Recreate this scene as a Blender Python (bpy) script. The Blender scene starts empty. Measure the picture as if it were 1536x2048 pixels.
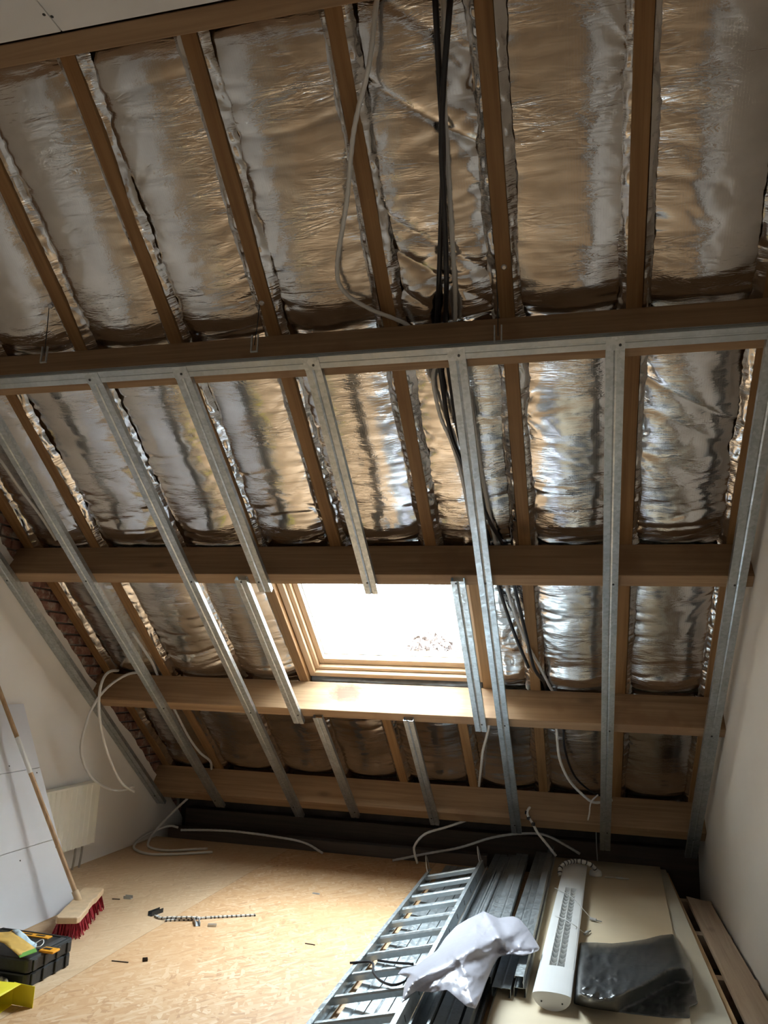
import bpy, bmesh, math, random
import numpy as np
from mathutils import Vector, Matrix
from mathutils.geometry import delaunay_2d_cdt

scene = bpy.context.scene
COL = scene.collection
random.seed(7)

# ------------------------------------------------------------------ camera
F_PX, IMW, IMH = 1540.0, 1536.0, 2048.0
YAW, PITCH, ROLL = math.radians(-14.4), math.radians(11.62), math.radians(2.0)
CAMP = np.array([0.0, 0.0, 1.5])
def _rot():
    cy, sy, cp, sp = math.cos(YAW), math.sin(YAW), math.cos(PITCH), math.sin(PITCH)
    f = np.array([sy*cp, cy*cp, sp]); r = np.array([cy, -sy, 0.0]); u = np.cross(r, f)
    c, s = math.cos(ROLL), math.sin(ROLL)
    return c*r+s*u, -s*r+c*u, f
CR, CU, CF = _rot()
cam_d = bpy.data.cameras.new('camera'); cam = bpy.data.objects.new('camera', cam_d); COL.objects.link(cam)
cam_d.sensor_fit = 'VERTICAL'; cam_d.sensor_height = 24.0; cam_d.lens = F_PX/IMH*24.0
cam_d.clip_start = 0.02; cam_d.clip_end = 500
M = Matrix(((CR[0], CU[0], -CF[0], CAMP[0]), (CR[1], CU[1], -CF[1], CAMP[1]), (CR[2], CU[2], -CF[2], CAMP[2]), (0, 0, 0, 1)))
cam.matrix_world = M
scene.camera = cam

# ------------------------------------------------------------------ world, light, exposure
world = bpy.data.worlds.new('overcast_sky'); scene.world = world; world.use_nodes = True
wn = world.node_tree.nodes; bg = wn['Background']
bg.inputs[0].default_value = (0.80, 0.91, 1.0, 1); bg.inputs[1].default_value = 9.0
vs = scene.view_settings
vs.view_transform = 'Standard'; vs.look = 'None'; vs.gamma = 1.0; vs.use_curve_mapping = False
vs.exposure = 2.75
def portal(name, loc, mat3, sx, sy):
    l = bpy.data.lights.new(name, 'AREA'); l.shape = 'RECTANGLE'; l.size = sx; l.size_y = sy
    l.cycles.is_portal = True
    o = bpy.data.objects.new(name, l); COL.objects.link(o)
    m = mat3.to_4x4(); m.translation = Vector(loc); o.matrix_world = m

# ------------------------------------------------------------------ frames and pixel helpers
TH = math.radians(37.6); ST, CT = math.sin(TH), math.cos(TH)
D0 = 4.214                                   # inside plane of the purlins: y*ST + z*CT = D0
XL, XR, YB, YREAR, ZC = -3.65, 0.875, 7.0, -2.2, 3.745
def RP(x, s, o):                             # roof point: across, down the slope, outward
    return np.array([x, s*CT+(D0+o)*ST, -s*ST+(D0+o)*CT])
RM3 = Matrix(((1, 0, 0), (0, CT, ST), (0, -ST, CT)))     # local x across, y down the slope, z outward
def ray(px, py): return CR*(px-IMW/2)/F_PX - CU*(py-IMH/2)/F_PX + CF
def hit(px, py, n, d):
    n = np.asarray(n, float); r = ray(px, py); return CAMP + r*((d-n@CAMP)/(n@r))
def fp(px, py, z=0.0): return hit(px, py, (0, 0, 1), z)
def wp(px, py, x): return hit(px, py, (1, 0, 0), x)
def yp(px, py, y): return hit(px, py, (0, 1, 0), y)
def rp(px, py, off): return hit(px, py, (0, ST, CT), D0+off)

# ------------------------------------------------------------------ mesh helpers
class MB:
    def __init__(self): self.v = []; self.f = []
    def add(self, vs_, fs_):
        b = len(self.v); self.v += [tuple(map(float, p)) for p in vs_]; self.f += [tuple(i+b for i in f) for f in fs_]; return self
    def box(self, x0, x1, y0, y1, z0, z1):
        return self.add([(x0,y0,z0),(x1,y0,z0),(x1,y1,z0),(x0,y1,z0),(x0,y0,z1),(x1,y0,z1),(x1,y1,z1),(x0,y1,z1)],
                        [(0,3,2,1),(4,5,6,7),(0,1,5,4),(1,2,6,5),(2,3,7,6),(3,0,4,7)])
    def prism(self, poly, a, b, axis='y'):       # closed polygon extruded along an axis
        n = len(poly)
        def P(p, t):
            return (p[0], t, p[1]) if axis == 'y' else ((t, p[0], p[1]) if axis == 'x' else (p[0], p[1], t))
        vs_ = [P(p, a) for p in poly]+[P(p, b) for p in poly]
        fs_ = [(i, (i+1) % n, n+(i+1) % n, n+i) for i in range(n)]+[tuple(range(n-1, -1, -1)), tuple(range(n, 2*n))]
        return self.add(vs_, fs_)
    def tube(self, pts, r, n=8, cap=True, ridge=0):
        pts = [Vector(p) for p in pts]; N = len(pts); vs_ = []; up = None
        for i, p in enumerate(pts):
            t = (pts[min(i+1, N-1)]-pts[max(i-1, 0)])
            t = t.normalized() if t.length > 1e-9 else Vector((0, 0, 1))
            if up is None:
                up = t.orthogonal().normalized()
            up = (up-t*up.dot(t)); up = up.normalized() if up.length > 1e-6 else t.orthogonal().normalized()
            s = t.cross(up)
            rr = (r[i] if hasattr(r, '__len__') else r)*(1+(ridge if i % 2 else 0))
            for k in range(n):
                a = 2*math.pi*k/n; vs_.append(p+up*(math.cos(a)*rr)+s*(math.sin(a)*rr))
        fs_ = [(i*n+k, i*n+(k+1) % n, (i+1)*n+(k+1) % n, (i+1)*n+k) for i in range(N-1) for k in range(n)]
        if cap: fs_ += [tuple(range(n-1, -1, -1)), tuple((N-1)*n+k for k in range(n))]
        return self.add(vs_, fs_)
    def lathe(self, prof, n=20, cx=0, cy=0):
        vs_ = []; N = len(prof)
        for r, z in prof:
            for k in range(n):
                a = 2*math.pi*k/n; vs_.append((cx+r*math.cos(a), cy+r*math.sin(a), z))
        fs_ = [(i*n+k, i*n+(k+1) % n, (i+1)*n+(k+1) % n, (i+1)*n+k) for i in range(N-1) for k in range(n)]
        fs_ += [tuple(range(n-1, -1, -1)), tuple((N-1)*n+k for k in range(n))]
        return self.add(vs_, fs_)
    def grid(self, P):                          # P[i][j] -> point
        P = np.asarray(P); a, b = P.shape[:2]
        return self.add(P.reshape(-1, 3), [(i*b+j, i*b+j+1, (i+1)*b+j+1, (i+1)*b+j) for i in range(a-1) for j in range(b-1)])
    def mesh(self, name, mat, smooth=False, fix=True):
        me = bpy.data.meshes.new(name); me.from_pydata(self.v, [], self.f)
        if fix:
            bm = bmesh.new(); bm.from_mesh(me); bmesh.ops.recalc_face_normals(bm, faces=bm.faces); bm.to_mesh(me); bm.free()
        if smooth: me.shade_smooth()
        if mat: me.materials.append(mat)
        return me
    def build(self, name, mat, parent=None, smooth=False, bevel=0, m3=None, loc=None, fix=True, seg=2):
        return link(name, self.mesh(name, mat, smooth, fix), parent, bevel, m3, loc, seg)
def link(name, me, parent=None, bevel=0, m3=None, loc=None, seg=2):
    o = bpy.data.objects.new(name, me); COL.objects.link(o)
    if m3 is not None or loc is not None:
        m = m3.to_4x4() if m3 is not None else Matrix.Identity(4)
        if loc is not None: m.translation = Vector([float(c) for c in loc])
        o.matrix_world = m
    if parent is not None: o.parent = parent
    if bevel:
        b = o.modifiers.new('bevel', 'BEVEL'); b.width = bevel; b.segments = seg; b.limit_method = 'ANGLE'; b.angle_limit = math.radians(40)
    return o
def tag(o, label, cat, group=None):
    o['label'] = label; o['category'] = cat
    if group: o['group'] = group
    return o
def struct(o, label=None, cat=None):
    o['kind'] = 'structure'
    if label: o['label'] = label
    if cat: o['category'] = cat
    return o
def empty(name, loc, m3=None):
    o = bpy.data.objects.new(name, None); COL.objects.link(o); o.empty_display_size = .05
    m = m3.to_4x4() if m3 is not None else Matrix.Identity(4); m.translation = Vector([float(c) for c in loc]); o.matrix_world = m
    return o
def spline(pts, step=.02):
    P = [np.asarray(p, float) for p in pts]
    P = [2*P[0]-P[1]]+P+[2*P[-1]-P[-2]]; out = []
    for i in range(1, len(P)-2):
        p0, p1, p2, p3 = P[i-1:i+3]; n = max(3, int(np.linalg.norm(p2-p1)/step))
        for k in range(n):
            t = k/n; out.append(.5*((2*p1)+(-p0+p2)*t+(2*p0-5*p1+4*p2-p3)*t*t+(-p0+3*p1-3*p2+p3)*t**3))
    out.append(P[-2]); return out
def _h(ix, iy, seed):
    a = np.sin(ix*127.1+iy*311.7+seed*74.7)*43758.5453; return a-np.floor(a)
def vnoise(x, y, seed=0):
    xi, yi = np.floor(x), np.floor(y); fx, fy = x-xi, y-yi; fx = fx*fx*(3-2*fx); fy = fy*fy*(3-2*fy)
    return (_h(xi, yi, seed)*(1-fx)+_h(xi+1, yi, seed)*fx)*(1-fy)+(_h(xi, yi+1, seed)*(1-fx)+_h(xi+1, yi+1, seed)*fx)*fy
def ridge(x, y, seed=0, k=2.0): return (1-np.abs(2*vnoise(x, y, seed)-1))**k
def sstep(a, b, x):
    t = np.clip((x-a)/(b-a), 0, 1); return t*t*(3-2*t)

# ------------------------------------------------------------------ materials
def new_mat(name):
    m = bpy.data.materials.new(name); m.use_nodes = True; nt = m.node_tree
    return m, nt, nt.nodes['Principled BSDF']
def N(nt, kind, **kw):
    n = nt.nodes.new(kind)
    for k, v in kw.items():
        if k in n.inputs.keys(): n.inputs[k].default_value = v
        else: setattr(n, k, v)
    return n
def ramp(nt, src, stops):
    r = nt.nodes.new('ShaderNodeValToRGB'); cr = r.color_ramp
    while len(cr.elements) < len(stops): cr.elements.new(.5)
    for e, (p, c) in zip(cr.elements, stops): e.position = p; e.color = (*c, 1)
    nt.links.new(src, r.inputs[0]); return r.outputs[0]
def coords(nt, scale=(1, 1, 1), rot=(0, 0, 0), rand=True, src=None):
    if src is None:
        tc = nt.nodes.new('ShaderNodeTexCoord'); src = tc.outputs['Object']
        if rand:
            oi = nt.nodes.new('ShaderNodeObjectInfo'); mu = N(nt, 'ShaderNodeVectorMath', operation='SCALE'); mu.inputs[0].default_value = (17.3, 9.1, 23.7)
            nt.links.new(oi.outputs['Random'], mu.inputs['Scale'])
            ad = N(nt, 'ShaderNodeVectorMath', operation='ADD'); nt.links.new(src, ad.inputs[0]); nt.links.new(mu.outputs[0], ad.inputs[1]); src = ad.outputs[0]
    mp = nt.nodes.new('ShaderNodeMapping'); mp.inputs['Scale'].default_value = scale; mp.inputs['Rotation'].default_value = rot
    nt.links.new(src, mp.inputs['Vector']); return mp.outputs[0]
def noise(nt, vec, scale=1, detail=4, rough=.55, dist=0):
    n = N(nt, 'ShaderNodeTexNoise', Scale=scale, Detail=detail, Roughness=rough, Distortion=dist); nt.links.new(vec, n.inputs['Vector']); return n.outputs['Fac']
def mix(nt, fac, a, b, blend='MIX'):
    m = nt.nodes.new('ShaderNodeMix'); m.data_type = 'RGBA'; m.blend_type = blend
    for sock, v in ((m.inputs[0], fac), (m.inputs[6], a), (m.inputs[7], b)):
        if hasattr(v, 'is_linked'): nt.links.new(v, sock)
        elif isinstance(v, (int, float)): sock.default_value = v
        else: sock.default_value = (*v, 1)
    return m.outputs[2]
def math_(nt, op, a, b=None):
    m = nt.nodes.new('ShaderNodeMath'); m.operation = op
    for i, v in enumerate((a, b)):
        if v is None: continue
        if hasattr(v, 'is_linked'): nt.links.new(v, m.inputs[i])
        else: m.inputs[i].default_value = v
    return m.outputs[0]
def bump(nt, bs, h, strength=.3, dist=.01, prev=None):
    b = N(nt, 'ShaderNodeBump', Strength=strength, Distance=dist); nt.links.new(h, b.inputs['Height'])
    if prev is not None: nt.links.new(prev, b.inputs['Normal'])
    nt.links.new(b.outputs[0], bs.inputs['Normal']); return b.outputs[0]
def plain(name, col, rough=.6, metal=0, var=.12, scale=8, bmp=0, **kw):
    m, nt, bs = new_mat(name); v = coords(nt); f = noise(nt, v, scale, 5)
    c = ramp(nt, f, [(.3, tuple(x*(1-var) for x in col)), (.7, tuple(min(1, x*(1+var)) for x in col))])
    nt.links.new(c, bs.inputs['Base Color']); bs.inputs['Roughness'].default_value = rough; bs.inputs['Metallic'].default_value = metal
    if bmp: bump(nt, bs, noise(nt, v, scale*8, 3), bmp, .004)
    for k, x in kw.items(): bs.inputs[k.replace('_', ' ')].default_value = x
    return m
def wood(name, dark, light, axis=1, rough=.7, knots=.5, stain=None, spot=None):
    m, nt, bs = new_mat(name)
    sc = [34, 34, 34]; sc[axis] = 1.1
    v = coords(nt, tuple(sc)); g = noise(nt, v, 1, 5, .6, .6)
    sc2 = [9, 9, 9]; sc2[axis] = .5
    v2 = coords(nt, tuple(sc2)); g2 = noise(nt, v2, 1, 2, .5, .4)
    c = ramp(nt, g, [(.28, dark), (.62, light)])
    c = mix(nt, math_(nt, 'MULTIPLY', g2, .55), c, tuple(x*.72 for x in dark))
    sc3 = [7, 7, 7]; sc3[axis] = 3.0
    v3 = coords(nt, tuple(sc3)); vo = N(nt, 'ShaderNodeTexVoronoi', Scale=.55); nt.links.new(v3, vo.inputs['Vector'])
    k = ramp(nt, vo.outputs['Distance'], [(.04, (1, 1, 1)), (.13, (0, 0, 0))])
    kk = math_(nt, 'MULTIPLY', k, knots)
    c = mix(nt, kk, c, tuple(x*.35 for x in dark))
    if stain:
        s = noise(nt, coords(nt, (2, 2, 2)), 1, 4, .6); c = mix(nt, ramp(nt, s, [(.56, (0, 0, 0)), (.66, (.7, .7, .7))]), c, stain)
    if spot:                                   # old water stain with a ragged edge
        tc = nt.nodes.new('ShaderNodeTexCoord'); mp = nt.nodes.new('ShaderNodeMapping'); mp.inputs['Location'].default_value = (-spot[0]*4.2, -spot[1], -spot[2]*7); mp.inputs['Scale'].default_value = (4.2, 1, 7)
        nt.links.new(tc.outputs['Object'], mp.inputs['Vector']); ln = N(nt, 'ShaderNodeVectorMath', operation='LENGTH'); nt.links.new(mp.outputs[0], ln.inputs[0])
        d = math_(nt, 'ADD', ln.outputs['Value'], math_(nt, 'MULTIPLY', noise(nt, coords(nt, (14, 14, 22), rand=False), 1, 4, .7), .8))
        c = mix(nt, ramp(nt, d, [(.66, (.85, .85, .85)), (.9, (.45, .45, .45)), (1.15, (0, 0, 0))]), c, (.10, .035, .015))
    nt.links.new(c, bs.inputs['Base Color']); bs.inputs['Roughness'].default_value = rough
    bump(nt, bs, g, .25, .003); return m
def foil_mat():
    m, nt, bs = new_mat('aluminium_foil'); v0 = coords(nt, (1, 1, 1))
    bs.inputs['Metallic'].default_value = 1.0
    c = ramp(nt, noise(nt, v0, 6, 4), [(.3, (.62, .60, .585)), (.7, (.78, .765, .755))]); nt.links.new(c, bs.inputs['Base Color'])
    r = N(nt, 'ShaderNodeMapRange'); r.inputs['To Min'].default_value = .10; r.inputs['To Max'].default_value = .22
    nt.links.new(noise(nt, v0, 5, 3), r.inputs['Value']); nt.links.new(r.outputs[0], bs.inputs['Roughness'])
    w1 = noise(nt, coords(nt, (5, 30, 5)), 1, 3, .5, 1.2)
    mk = ramp(nt, noise(nt, coords(nt, (3.2, 4.5, 3.2)), 1, 2), [(.42, (.10, .10, .10)), (.66, (1, 1, 1))])
    w1 = math_(nt, 'MULTIPLY', math_(nt, 'ABSOLUTE', math_(nt, 'SUBTRACT', w1, .5)), mk)
    b1 = bump(nt, bs, w1, .9, .010)
    w3 = noise(nt, coords(nt, (16, 60, 16), (0, 0, .25)), 1, 3, .6, 1.0)
    w3 = math_(nt, 'MULTIPLY', math_(nt, 'ABSOLUTE', math_(nt, 'SUBTRACT', w3, .5)), mk)
    b1 = bump(nt, bs, w3, .55, .004, b1)
    w2 = noise(nt, coords(nt, (90, 150, 90)), 1, 2, .5, .5)
    b2 = bump(nt, bs, w2, .2, .0012, b1)
    br = N(nt, 'ShaderNodeTexBrick', Scale=1.0); br.inputs['Brick Width'].default_value = .022; br.inputs['Row Height'].default_value = .011; br.inputs['Mortar Size'].default_value = .0012
    br.inputs['Color1'].default_value = (0, 0, 0, 1); br.inputs['Color2'].default_value = (0, 0, 0, 1); br.inputs['Mortar'].default_value = (1, 1, 1, 1)
    nt.links.new(coords(nt, rot=(0, 0, math.pi/2), rand=False), br.inputs['Vector'])
    bump(nt, bs, br.outputs['Color'], .12, .0012, b2)
    return m
def steel_mat(name, base=.55, rough=.38, spangle=True, metal=1.0):
    m, nt, bs = new_mat(name); bs.inputs['Metallic'].default_value = metal
    v = coords(nt); vo = N(nt, 'ShaderNodeTexVoronoi', Scale=70); nt.links.new(v, vo.inputs['Vector'])
    sp = N(nt, 'ShaderNodeSeparateColor'); nt.links.new(vo.outputs['Color'], sp.inputs[0])
    f = math_(nt, 'ADD', math_(nt, 'MULTIPLY', sp.outputs[0], .32 if spangle else .1), math_(nt, 'MULTIPLY', noise(nt, v, 7, 5), .6))
    c = ramp(nt, f, [(.25, (base*.74, base*.80, base*.82)), (.8, (base*1.14, base*1.21, base*1.25))]); nt.links.new(c, bs.inputs['Base Color'])
    r = ramp(nt, sp.outputs[1], [(0, (rough*.75,)*3), (1, (rough*1.3,)*3)]); nt.links.new(r, bs.inputs['Roughness'])
    return m
def osb_mat():
    m, nt, bs = new_mat('osb_strands'); cols = []; hs = []
    for k, (ang, sc) in enumerate(((.35, (13, 62)), (-.45, (11, 50)), (1.25, (14, 58)), (2.2, (12, 66)))):
        v = coords(nt, (1, 1, 1), (0, 0, ang)); nv = N(nt, 'ShaderNodeTexNoise', Scale=5); nt.links.new(v, nv.inputs['Vector'])
        mp = coords(nt, (sc[0], sc[1], 1), src=mix(nt, .035, v, nv.outputs['Color'], 'ADD'))
        vo = N(nt, 'ShaderNodeTexVoronoi', Scale=1.0); nt.links.new(mp, vo.inputs['Vector'])
        sp = N(nt, 'ShaderNodeSeparateColor'); nt.links.new(vo.outputs['Color'], sp.inputs[0])
        c = ramp(nt, sp.outputs[0], [(0, (.38, .20, .09)), (.1, (.50, .275, .125)), (.45, (.56, .335, .17)), (.8, (.61, .40, .23)), (1, (.70, .52, .34))])
        cols.append((c, sp.outputs[1])); hs.append(sp.outputs[2])
    c = cols[0][0]; h = hs[0]
    for k in range(1, 4):
        f = ramp(nt, cols[k][1], [(.58, (0, 0, 0)), (.6, (1, 1, 1))]); c = mix(nt, f, c, cols[k][0]); h = mix(nt, f, h, hs[k])
    big = noise(nt, coords(nt), 1.1, 3); c = mix(nt, ramp(nt, big, [(.4, (0, 0, 0)), (.62, (.55, .55, .55))]), c, (.62, .33, .12), 'MULTIPLY') if False else mix(nt, ramp(nt, big, [(.35, (.15, .15, .15)), (.65, (.6, .6, .6))]), c, (.52, .29, .13))
    oi = nt.nodes.new('ShaderNodeObjectInfo'); sc_ = N(nt, 'ShaderNodeSeparateColor'); nt.links.new(oi.outputs['Color'], sc_.inputs[0]); c = mix(nt, sc_.outputs[0], c, (.64, .50, .34))
    nt.links.new(c, bs.inputs['Base Color']); bs.inputs['Roughness'].default_value = .62
    bump(nt, bs, h, .25, .002); return m
def brick_mat():
    m, nt, bs = new_mat('red_brick'); v = coords(nt); f = noise(nt, v, 12, 5)
    c = ramp(nt, f, [(.3, (.13, .055, .04)), (.7, (.34, .17, .12))])
    c = mix(nt, ramp(nt, noise(nt, v, 9, 5, .7), [(.50, (0, 0, 0)), (.62, (.85, .85, .85))]), c, (.42, .37, .31))
    nt.links.new(c, bs.inputs['Base Color']); bs.inputs['Roughness'].default_value = .95; bump(nt, bs, f, .7, .01); return m
def pane_mat():
    m = bpy.data.materials.new('window_glass'); m.use_nodes = True; nt = m.node_tree; nt.nodes.clear()
    t = nt.nodes.new('ShaderNodeBsdfTransparent'); t.inputs[0].default_value = (.97, .985, .98, 1)
    g = nt.nodes.new('ShaderNodeBsdfGlossy'); g.inputs['Roughness'].default_value = .02
    x = nt.nodes.new('ShaderNodeMixShader'); x.inputs[0].default_value = .05; o = nt.nodes.new('ShaderNodeOutputMaterial')
    nt.links.new(t.outputs[0], x.inputs[1]); nt.links.new(g.outputs[0], x.inputs[2]); nt.links.new(x.outputs[0], o.inputs[0]); return m
MT = dict(
    rafter=wood('rafter_pine', (.21, .105, .036), (.37, .205, .082), 1),
    purlin=wood('purlin_pine', (.27, .158, .08), (.45, .29, .16), 0, stain=(.24, .13, .065)),
    purlin_low=wood('weathered_purlin_pine', (.27, .158, .08), (.45, .29, .16), 0, stain=(.24, .13, .065), spot=(-1.62, 3.49, .15)),
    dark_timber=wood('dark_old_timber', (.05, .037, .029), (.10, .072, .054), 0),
    plank=wood('rough_plank', (.42, .31, .22), (.62, .49, .37), 1, .85),
    frame=wood('varnished_pine', (.58, .40, .24), (.72, .54, .36), 0, .45, .1),
    frame_y=wood('varnished_pine_side', (.58, .40, .24), (.72, .54, .36), 1, .45, .1),
    handle=wood('broom_handle_wood', (.40, .24, .12), (.62, .42, .24), 2, .5, .1),
    broom_wood=plain('broom_head_wood', (.68, .50, .32), .6, var=.1, scale=20),
    foil=foil_mat(), steel=steel_mat('galvanised_steel', .52, .40, True, .85), alu=steel_mat('aluminium', .62, .42, False, .75),
    steel_bright=steel_mat('bright_galvanised_steel', .58, .38, False, .8),
    osb=osb_mat(), brick=brick_mat(), mortar=plain('old_mortar', (.42, .38, .33), .95, scale=30, bmp=.8),
    plaster=plain('wall_plaster', (.80, .765, .72), .9, var=.03, scale=2, bmp=.08),
    board=plain('plasterboard_paper', (.72, .73, .78), .85, var=.03, scale=3),
    ceil=plain('ceiling_plasterboard', (.72, .71, .70), .9, var=.03, scale=3),
    beige=plain('beige_panel', (.72, .60, .42), .55, var=.05, scale=3),
    cream=plain('cream_panel', (.74, .70, .58), .6, var=.05, scale=3),
    oak=wood('board_edge_wood', (.50, .32, .16), (.68, .48, .28), 1, .6),
    rad=plain('radiator_enamel', (.90, .87, .76), .35, var=.02),
    white=plain('white_enamel', (.78, .78, .77), .4, var=.02),
    conduit=plain('grey_white_conduit', (.66, .65, .63), .5, var=.05), black=plain('black_cable', (.012, .012, .016), .4, var=.1),
    copper=plain('bare_copper', (.75, .5, .38), .35, 1), screw=plain('dark_screw', (.06, .06, .06), .4, .8),
    zinc=plain('zinc_screw', (.6, .6, .62), .35, 1),
    blackplast=plain('black_case_plastic', (.016, .017, .018), .45, var=.3, scale=40, bmp=.2),
    greyplast=plain('grey_case_plastic', (.05, .05, .052), .5), orange=plain('orange_plastic', (.80, .34, .02), .45, var=.05),
    yellow=plain('yellow_card', (.80, .68, .03), .5, var=.05), darkin=plain('dark_interior', (.02, .02, .02), .8),
    red=plain('red_bristle', (.36, .02, .035), .7, var=.4, scale=60), paper=plain('ochre_sandpaper', (.55, .33, .07), .8, var=.1, scale=20),
    green=plain('green_edge', (.15, .36, .06), .7), maskblue=plain('pale_blue_cloth', (.55, .68, .74), .8), clearp=plain('clear_film', (.6, .6, .6), .15),
    knee=plain('dark_boards', (.07, .06, .053), .9, var=.4, scale=5), deck=plain('roof_deck', (.12, .08, .05), .9),  # knee: dark brown boards with random mottling
    slab=plain('subfloor', (.10, .07, .05), .95, var=.4), rock=plain('mineral_wool', (.36, .34, .22), .95, var=.5, scale=30, bmp=.8),
    membrane=plain('grey_membrane', (.16, .17, .18), .6, var=.3), louvre=plain('louvre_metal', (.82, .82, .80), .3, 0),
    leaf=plain('autumn_leaf', (.10, .078, .074), .95, var=.5, scale=3, Specular_IOR_Level=0.0), bark=plain('bark', (.05, .035, .025), .9), trunk=plain('dark_trunk', (.006, .004, .003), .95, Specular_IOR_Level=0.0), ground=plain('outside_ground', (.12, .13, .09), .95),
    glass=pane_mat(), strip=plain('black_perforated_strip', (.02, .02, .02), .6), grey=plain('grey_plastic', (.45, .45, .45), .5),
    stripw=plain('pale_strip_edge', (.62, .60, .57), .6),
)
mw, nt, bs = new_mat('white_film'); v = coords(nt)
bs.inputs['Base Color'].default_value = (.52, .51, .57, 1); bs.inputs['Roughness'].default_value = .26; bs.inputs['Transmission Weight'].default_value = 0.0
bump(nt, bs, noise(nt, v, 14, 5, .6, .5), .22, .006); MT['film'] = mw
mw, nt, bs = new_mat('black_film'); v = coords(nt)
bs.inputs['Base Color'].default_value = (.055, .062, .066, 1); bs.inputs['Roughness'].default_value = .24; bs.inputs['Coat Weight'].default_value = .6; bs.inputs['Coat Roughness'].default_value = .3; bs.inputs['Specular IOR Level'].default_value = .8
bump(nt, bs, noise(nt, coords(nt, (14, 26, 14)), 1, 5, .6, .8), .5, .012); MT['blackfilm'] = mw

# ------------------------------------------------------------------ the setting
# floor: dark sub-floor, OSB sheets laid on it
fl = MB().box(XL, XR, YREAR, 7.3, -.24, -.2).build('floor', MT['slab']); struct(fl)
seams_x = [XL, -2.40, -1.15, .10, .655]; ys = [YREAR, .15, 2.60, 5.05, 6.545]
for i in range(4):
    yy = [[YREAR, 1.6, 6.545], [YREAR, .4, 2.85, 6.545], [YREAR, 1.15, 3.6, 6.545], [YREAR, 1.95, 4.4, 6.545]][i]
    for j in range(len(yy)-1):
        MB().box(seams_x[i]+.0015, seams_x[i+1]-.0015, yy[j]+.0015, yy[j+1]-.0015, -.018, 0).build('osb_sheet', MT['osb'], fl).color = ((.45, .08, .2, .1)[i], 0, 0, 1)
for y in (-1.5, -.7, .1, .9, 1.7, 2.5, 3.25, 4.0, 4.76, 5.5, 6.25):
    MB().box(XL, XR-.004, y-.035, y+.035, -.2, -.019).build('floor_joist', MT['plank'], fl)
# left wall: masonry core, bare bricks along the slope, plaster skin with broken upper edge
wl = MB().box(XL-.30, XL-.045, YREAR-.2, 7.3, -.24, 5.2).build('wall_left', MT['mortar']); struct(wl)
poly = [(YREAR, -.2), (7.0, -.2)]
ytop = np.arange(7.0, 2.0, -.013); rng = np.random.default_rng(3)
for y in ytop:
    o = .105+.012*math.sin(y*2.1+1)+.03*float(vnoise(np.array(y*7.), np.array(.5), 4))+.022*float(vnoise(np.array(y*23.), np.array(.5), 6))+.005*rng.random()
    if y < 4.2: o += .09*float(sstep(4.2, 3.6, np.array(y)))
    z = (D0+o-y*ST)/CT
    if z < .02: continue
    poly.append((y, min(z, ZC)))
poly.append((YREAR, ZC))
MB().prism(poly, XL-.045, XL, 'x').build('plaster_skin', MT['plaster'], wl)
bm_brick = {}
for row in range(0, 60):
    z0 = .04+row*.075
    for k in range(40):
        y0 = 2.2+k*.225+(.112 if row % 2 else 0)
        yc, zc = y0+.105, z0+.03; o = yc*ST+zc*CT-D0
        if -.02 < o < .36 and yc < 6.95:
            MB().box(0, .022+.006*random.random(), 0, .212, 0, .063).build('brick', MT['brick'], wl, bevel=.005, loc=(XL-.045, y0, z0), seg=1)
wr = MB().box(XR, XR+.25, YREAR-.2, 7.3, -.24, 5.2).build('wall_right', MT['plaster']); struct(wr)
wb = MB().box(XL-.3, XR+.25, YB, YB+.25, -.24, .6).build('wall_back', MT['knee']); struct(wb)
struct(MB().box(XL, XR, YREAR-.2, YREAR, -.24, ZC+.02).build('wall_rear', MT['plaster']))
# flat ceiling of plasterboards
ce = MB().box(XL-.1, XR+.1, YREAR-.2, 1.98, ZC+.014, ZC+.05).build('ceiling', MT['ceil']); struct(ce)
for a, b_ in ((XL, -3.0), (-3.0, -1.8), (-1.8, -.6), (-.6, .6), (.6, XR)):
    for y0, y1 in ((YREAR, -.4), (-.4, 2.03)):
        MB().box(a+.0015, b_-.0015, y0+.0015, y1-.001, ZC, ZC+.0135).build('plasterboard', MT['ceil'], ce, bevel=.004)
for px, py in ((88, 29), (104, 33)):
    p = hit(px, py, (0, 0, 1), ZC); MB().lathe([(.006, ZC-.0015), (.006, ZC+.002)], 10, p[0], p[1]).build('screw', MT['screw'], ce)
# roof deck above rafters with the window hole
WX0, WX1, WS0, WS1 = -1.93, -.655, 2.32, 3.49
b = MB(); o0, o1 = .405, .44
b.box(XL-.3, WX0, -1.4, 5.6, o0, o1); b.box(WX1, XR+.3, -1.4, 5.6, o0, o1); b.box(WX0, WX1, -1.4, WS0, o0, o1); b.box(WX0, WX1, WS1, 5.6, o0, o1)
b.box(XL-.3, XR+.3, -1.42, -1.38, -.65, o1)  # added unseen board closing the deck's upper end against stray sky light
struct(b.build('roof', MT['deck'], m3=RM3, loc=RP(0, 0, 0)))

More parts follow.
